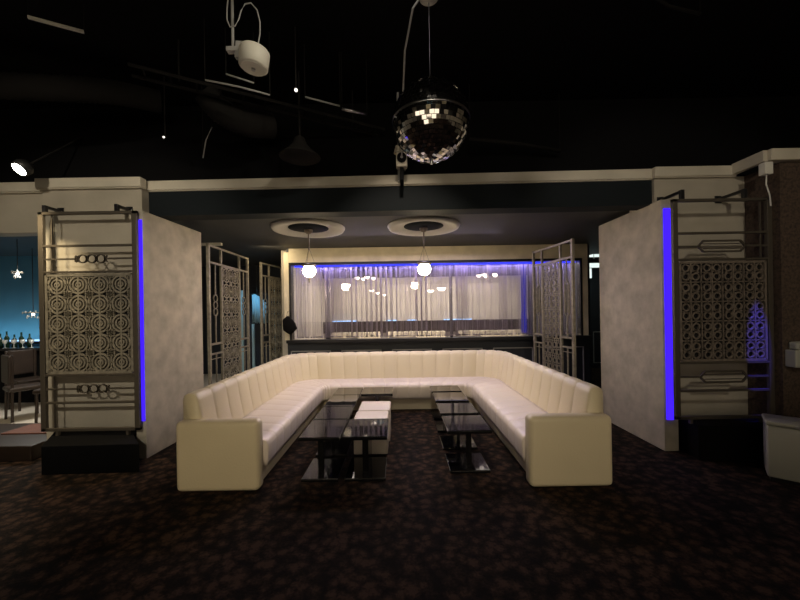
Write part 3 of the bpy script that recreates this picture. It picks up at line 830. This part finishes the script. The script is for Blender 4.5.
# conduits and rails
conduit('light_tube', 'pale unlit tube fitting at the upper left of the ceiling', 'tube light', [P(28, 17, 2.6), P(84, 32, 2.75)], .014, M['white'])
conduit('conduit', 'thin pale rod below the white drum speaker', 'rod', [P(226, 74, 3.0), P(254, 83, 3.05)], .007, M['greypipe'], 'thin pale rods at the ceiling')
conduit('conduit', 'thin pale rod along the top of the cable tray', 'rod', [P(205, 80, 2.9), P(240, 87, 3.0), P(270, 95, 3.05)], .008, M['greypipe'], 'thin pale rods at the ceiling')
conduit('conduit', 'thin pale rod right of the small ceiling spotlight', 'rod', [P(305, 97, 3.2), P(340, 106, 3.3)], .008, M['greypipe'], 'thin pale rods at the ceiling')
conduit('conduit', 'short bright metal sleeve on the ceiling left of the disco ball', 'sleeve', [P(342, 109, 3.3), P(367, 114, 3.4)], .014, M['steel'])
conduit('conduit', 'dull brown pipe at the ceiling right of the disco ball', 'pipe', [P(470, 139, 3.8), P(515, 143, 3.9), P(560, 151, 4.0)], .02, M['duct'])
conduit('hanging_cable', 'short loose cable hanging near the ceiling at the left', 'cable', [P(212, 127, 3.7), P(206, 140, 3.72), P(203, 158, 3.75)], .006, M['greypipe'])
conduit('conduit', 'pale rod at the top right corner of the ceiling', 'rod', [P(648, -8, 2.6), P(668, 6, 2.7), P(700, 14, 2.8)], .012, M['duct'])
def can_spot(label, c, aim, lit=True, r=.018):
    t = thing('can_spotlight', label, 'spotlight', tuple(c)); t.rotation_euler = (Vector(aim) - Vector(c)).to_track_quat('-Z', 'Y').to_euler()
    t['group'] = 'small can spotlights at the ceiling'
    MB().lathe([(r * .8, -.05), (r, -.05), (r, .04), (r * .6, .07), (.0001, .07)], (0, 0, 0), 16).build('can', M['darkmetal'], t, 0, True)
    MB().cyl((0, 0, -.060), (0, 0, -.048), r * .78, n=14).build('lens', M['dimspot'] if lit else M['steel'], t)
    q = t.rotation_euler.to_quaternion().inverted() @ Vector((0, 0, 4.0 - c.z))
    MB().cyl(q * .02, q, .006, n=6).build('rod', M['duct'], t)
    return t
can_spot('tiny spotlight between the drum speaker and the cable tray', P(296, 90, 3.0), (0, 0, 1.5))
can_spot('tiny lit spotlight high above the left trim', P(165, 137, 3.6), (-1, 0, 1.5), r=.012)
# bell lamp
c = P(300, 156, 3.55)
t = thing('bell_lamp', 'dark bell-shaped ceiling lamp with pale rim, unlit', 'lamp', tuple(c))
MB().lathe([(.02, .20), (.05, .18), (.07, .12), (.12, .06), (.19, .0), (.205, -.012), (.19, -.02)], (0, 0, 0), 32).build('shade', M['duct'], t, 0, True)
MB().lathe([(.0001, -.022), (.13, -.022), (.145, -.012), (.0001, -.01)], (0, 0, 0), 28).build('diffuser', M['duct'], t, 0, True)
MB().cyl((0, 0, .19), (0, 0, 4.0 - c.z), .010, n=8).build('rod', M['duct'], t)
# bright lamp at the left
c = P(20, 169, 3.55)
t = thing('ceiling_spotlight', 'bright glowing round lamp above the trim at the left', 'spotlight', tuple(c), (-.75, .20, 0))
MB().lathe([(.055, -.012), (.075, -.012), (.080, .05), (.05, .10), (.0001, .10)], (0, 0, 0), 24).build('housing', M['darkmetal'], t, 0, True)
MB().cyl((0, 0, -.012), (0, 0, .0), .062, n=24).build('lens', 'spotglow', t)
MB().cyl((0, 0, .09), (0, 0, 4.0 - c.z + .0), .010, n=8).build('rod', M['duct'], t)
# downlight housings, some for the added spots
dn = ['round black ceiling downlight above the left armrest, out to the front', 'round black ceiling downlight above the right armrest, out to the front', 'round black ceiling downlight nearest the left column', 'round black ceiling downlight nearest the right column', 'round black ceiling downlight in the middle of the front room', 'added round black downlight near the rear wall', 'added round black downlight behind the camera, aimed at the beam', 'added round black downlight aimed at the left partition', 'added round black downlight aimed at the right partition']
for (a, bq, p, c_, s), l in zip(DOWN, dn):
    o = MB().lathe([(.075, .0), (.095, .0), (.095, .07), (.075, .07), (.075, .0)], (a[0], a[1], 3.93), 24).build('ceiling_downlight', M['darkmetal'], None, 0, True)
    tag(o, l, 'downlight', 'round black ceiling downlights')

# ------------------------------------------------------------------ right side: white cooler, junction box, dispenser
t = thing('storage_cooler', 'off-white box with small dark badge by the right pier', 'cooler', (3.23, 3.10, 0), (0, 0, -.72))
bx('body', 'cooler', 0, .62, 0, .29, .03, .485, t, .015, True)
bx('lid', 'cooler', -.008, .628, -.008, .298, .485, .525, t, .012, True)
bx('base', 'blackgloss', .02, .60, .02, .27, 0, .03, t)
bx('badge', 'blackgloss', .20, .26, -.004, 0, .40, .43, t)
bx('latch', M['steel'], .17, .23, -.016, -.008, .49, .515, t, .003)
t = thing('junction_box', 'small white junction box with cable high on the right pier', 'junction box', (3.665, 3.49, 2.90))
bx('box', 'white', -.05, .03, -.05, .02, -.06, .06, t, .006)
MB().tube([(-.01, -.02, -.06), (-.005, -.01, -.15), (.03, -.01, -.26), (.06, .01, -.36)], .006).build('cable', 'white', t)
t = thing('tissue_dispenser', 'small off-white dispenser fixed to the brown pier at the right edge', 'dispenser', (3.93, 3.52, .93))
bx('box', 'cooler', -.07, .10, -.10, 0, 0, .17, t, .01)
bx('lid', 'cooler', -.04, .10, -.09, 0, .17, .25, t, .02)

# ------------------------------------------------------------------ bar at the left
tag(bx('step_platform', 'wood', -8.2, -3.99, 3.76, 4.58, 0, .165, None, .01), 'low dark wooden step in front of the bar opening at the left', 'step')
tag(bx('door_mat', 'redmat', -4.75, -4.05, 4.14, 4.50, .165, .18, None, .004), 'red-brown mat lying on the low step by the left column', 'mat')
t = thing('bar_counter', 'dark bar counter with lit pale top at the far left', 'bar counter', (-7.2, 6.55, .012))
bx('body', 'black', -1.25, 1.7, -.25, .2, 0, .94, t)
bx('counter_top', 'blackgloss', -1.28, 1.73, -.30, .22, .94, .985, t, .006)
tag(bx('ledge_light', 'bluepale', -8.4, -5.9, 6.965, 6.995, 1.075, 1.10), 'bright pale blue light line on the bar wall at the far left', 'light strip')
tag(bx('wall_shelf', 'blackgloss', -8.4, -5.9, 6.80, 6.96, 1.03, 1.07), 'dark shelf under the blue light on the bar wall', 'shelf')
def bottle_mesh(h, r):
    return MB().lathe([(.0001, 0), (r, 0), (r, h * .6), (r * .35, h * .75), (r * .35, h), (.0001, h)], (0, 0, 0), 14)
bspots = [(-7.62, .30), (-7.50, .22), (-7.34, .26), (-7.22, .30), (-7.08, .24), (-6.95, .28), (-6.80, .25)]
bl = ['furthest left', 'second from the left', 'third from the left', 'in the middle', 'third from the right', 'second from the right', 'nearest the column']
for (x, h), l in zip(bspots, bl):
    o = bottle_mesh(h, .036).build('bottle', 'bottle', None, 0, True); o.location = (x, 6.42, .997)
    tag(o, 'dark bottle on the bar counter, %s of the row' % l, 'bottle', 'dark bottles on the bar counter')
gl = ['leftmost', 'second', 'third', 'fourth', 'fifth', 'rightmost']
for i in range(6):
    o = MB().lathe([(.0001, 0), (.032, 0), (.032, .004), (.005, .01), (.005, .07), (.034, .10), (.038, .15), (.034, .15), (.0001, .09)], (0, 0, 0), 14).build('wine_glass', 'glassware', None, 0, True)
    o.location = (-7.44 + i * .16, 6.30, .997)
    tag(o, 'clear stemmed glass on the bar counter, %s in the row' % gl[i], 'glass', 'stemmed glasses on the bar counter')
def bar_stool(label, x, y, rz):
    t = thing('bar_chair', label, 'chair', (x, y, .012), (0, 0, rz), 'dark chairs in the bar')
    bx('seat', 'wood', -.20, .20, -.20, .20, .44, .50, t, .02)
    bx('backrest', 'wood', -.20, .20, .17, .21, .56, .98, t, .02)
    for sx in (-1, 1):
        for sy in (-1, 1):
            MB().cyl((sx * .17, sy * .17, 0), (sx * .16, sy * .16, .98 if sy > 0 else .44), .017, n=8).build('leg', 'wood', t)
bar_stool('dark wooden chair at the far left of the bar opening', -5.75, 5.35, 2.6)
bar_stool('dark wooden chair in the bar, beside the left column', -5.10, 5.20, .3)
bar_stool('dark wooden chair further back in the bar', -6.35, 5.95, 1.2)
t = thing('round_table', 'small dark round table between the bar chairs', 'table', (-5.55, 5.95, .012))
MB().lathe([(.0001, .70), (.34, .70), (.35, .715), (.34, .73), (.0001, .73)], (0, 0, 0), 28).build('table_top', 'blackgloss', t, 0, True)
MB().cyl((0, 0, .02), (0, 0, .70), .03).build('pole', M['darkmetal'], t)
MB().lathe([(.0001, .02), (.03, .03), (.22, .01), (.22, 0), (.0001, 0)], (0, 0, 0), 24).build('base', M['darkmetal'], t, 0, True)
def crystal(label, x, y, z, s, n=14, m='glassware'):
    t = thing('crystal_chandelier', label, 'chandelier', (x, y, z), group='small crystal lamps in the bar')
    rr = random.Random(int(x * 100))
    MB().cyl((0, 0, 0), (0, 0, 2.775 - z), .006, n=6).build('stem', M['darkmetal'], t)
    first = None
    for k in range(n):
        a = k * 2 * PI / n
        for lv, rad in ((0, s), (-.08, s * .6)):
            if rr.random() < .8:
                if first is None: first = c_ = MB().sph((0, 0, 0), .012, 6, 4, (1, 1, 1.8)).build('crystal', m, t)
                else:
                    c_ = first.copy(); COL.objects.link(c_)
                c_.location = (rad * math.cos(a), rad * math.sin(a), lv + rr.random() * .03)
    MB().sph((0, 0, -.02), .022, 10, 8).build('bulb', 'bowlglow', t, 0, True)
    MB().lathe([(s, .0), (s + .01, .008), (s, .016), (s - .01, .008), (s, 0)], (0, 0, 0), 20).build('hoop', M['bronze'], t, 0, True)
crystal('small crystal lamp seen in the bar opening, at the left', -6.0, 5.5, 2.25, .06, 8)
crystal('small crystal lamp seen in the bar opening, beside the column', -5.05, 5.3, 2.42, .06, 8)
crystal('large crystal lamp low over the bar counter', -6.55, 6.25, 1.62, .13, 12)

# aisle on the left: blue-lit curtain, glass partition posts
t = thing('draped_curtain', 'pale blue drape glowing in blue light behind the left screens', 'curtain', (-3.46, 8.6, 1.32))
b = MB(); n = 26; top = []; bot = []
for k in range(n + 1):
    u = k / n; x = -.05 + .34 * u - .0; yy = .03 * math.sin(u * 26)
    ztop = .70 - .32 * max(0, u - .25) ** 1.3
    top.append(b.bm.verts.new((x - .12, yy, ztop))); bot.append(b.bm.verts.new((x - .12 + .03 * math.sin(u * 7), yy, .0 + .02 * math.sin(u * 19))))
for k in range(n): b.bm.faces.new((top[k], top[k + 1], bot[k + 1], bot[k]))
o = b.build('cloth', 'bluecloth', t, 0, True); s_ = o.modifiers.new('thick', 'SOLIDIFY'); s_.thickness = .012
MB().cyl((-.25, 0, .70), (.26, 0, .70), .012).build('rod', M['darkmetal'], t)
MB().cyl((-.05, 0, .70), (-.05, 0, 1.45), .008).build('hanger', M['darkmetal'], t)
for i, (x, l) in enumerate(((-3.78, 'pale teal post behind the left screens, the left one'), (-3.52, 'pale teal post behind the left screens, the middle one'), (-2.98, 'pale teal post behind the left screens, the right one'))):
    tag(bx('partition_post', 'bluecloth', x, x + .05, 8.3, 8.35, .012, 2.1 if i != 1 else 1.3), l, 'post', 'pale teal posts in the left aisle')
tag(bx('ceiling_light_bar', 'white', -3.6, -3.05, 6.0, 6.06, 2.73, 2.775, None, .004), 'small pale ceiling fitting above the left screens', 'ceiling light')
tag(bx('ceiling_panel_light', 'whiteled', 4.42, 4.95, 8.0, 8.25, 2.745, 2.775), 'pale green-white ceiling light in the right aisle', 'ceiling light')
t = thing('aisle_sign', 'glowing pale sign hanging in the right aisle', 'sign', (4.35, 8.0, 2.45))
bx('panel', 'whiteled', -.02, .22, -.02, .02, .02, .12, t)
bx('side_panel', 'whiteled', -.02, .03, -.03, .03, -.22, .0, t)
MB().cyl((.1, 0, .12), (.1, 0, .325), .006, n=6).build('stem', M['darkmetal'], t)
area('aisle_light', (4.6, 8.1, 2.70), (4.6, 8.1, 0), 4, (.9, 1.0, .8), .4, .2)
M['backlit'] = emit('added_glow_panel', (1.0, .82, .60), 1.3)  # glow added behind the camera for the disco ball's tiles
for i, (x, l) in enumerate(((-4.4, 'added warm glow panel furthest left on the rear wall'), (-2.2, 'added warm glow panel second from the left on the rear wall'), (0.0, 'added warm glow panel in the middle of the rear wall'), (2.2, 'added warm glow panel second from the right on the rear wall'), (4.4, 'added warm glow panel furthest right on the rear wall'))):
    t = thing('added_glow_panel', l, 'light panel', (x, -4.99, 2.0), group='added glow panels on the rear wall')
    bx('frame', 'blackgloss', -.85, .85, 0, .04, -1.0, 1.0, t)
    bx('diffuser', 'backlit', -.80, .80, .04, .045, -.95, .95, t)
# glowing panels added over the front room for the ball to mirror
for i, (x, y, c_, l) in enumerate(((-.9, -1.4, 'cyan', 'small added blue glowing ceiling panel, left of the two blue ones'), (.1, -2.4, 'cyan', 'small added blue glowing ceiling panel, right of the two blue ones'), (.9, -1.2, 'bowlglow', 'added warm glowing ceiling panel at the right'), (-1.5, -2.6, 'bowlglow', 'added warm glowing ceiling panel at the left'))):
    t = thing('added_ceiling_panel', l, 'ceiling light', (x, y, 3.97), group='added glowing ceiling panels over the front room')
    bx('frame', 'blackgloss', -.17, .17, -.17, .17, 0, .03, t)
    bx('glow_face', c_, -.14, .14, -.14, .14, -.006, 0, t)
t = thing('ceiling_downlight', 'added narrow black spotlight throwing blue light on the right screen', 'downlight', (3.58, 2.90, 3.88))  # housing added to go with the blue beam
MB().cyl((0, 0, 0), (0, 0, .12), .05, n=16).build('can', M['darkmetal'], t)
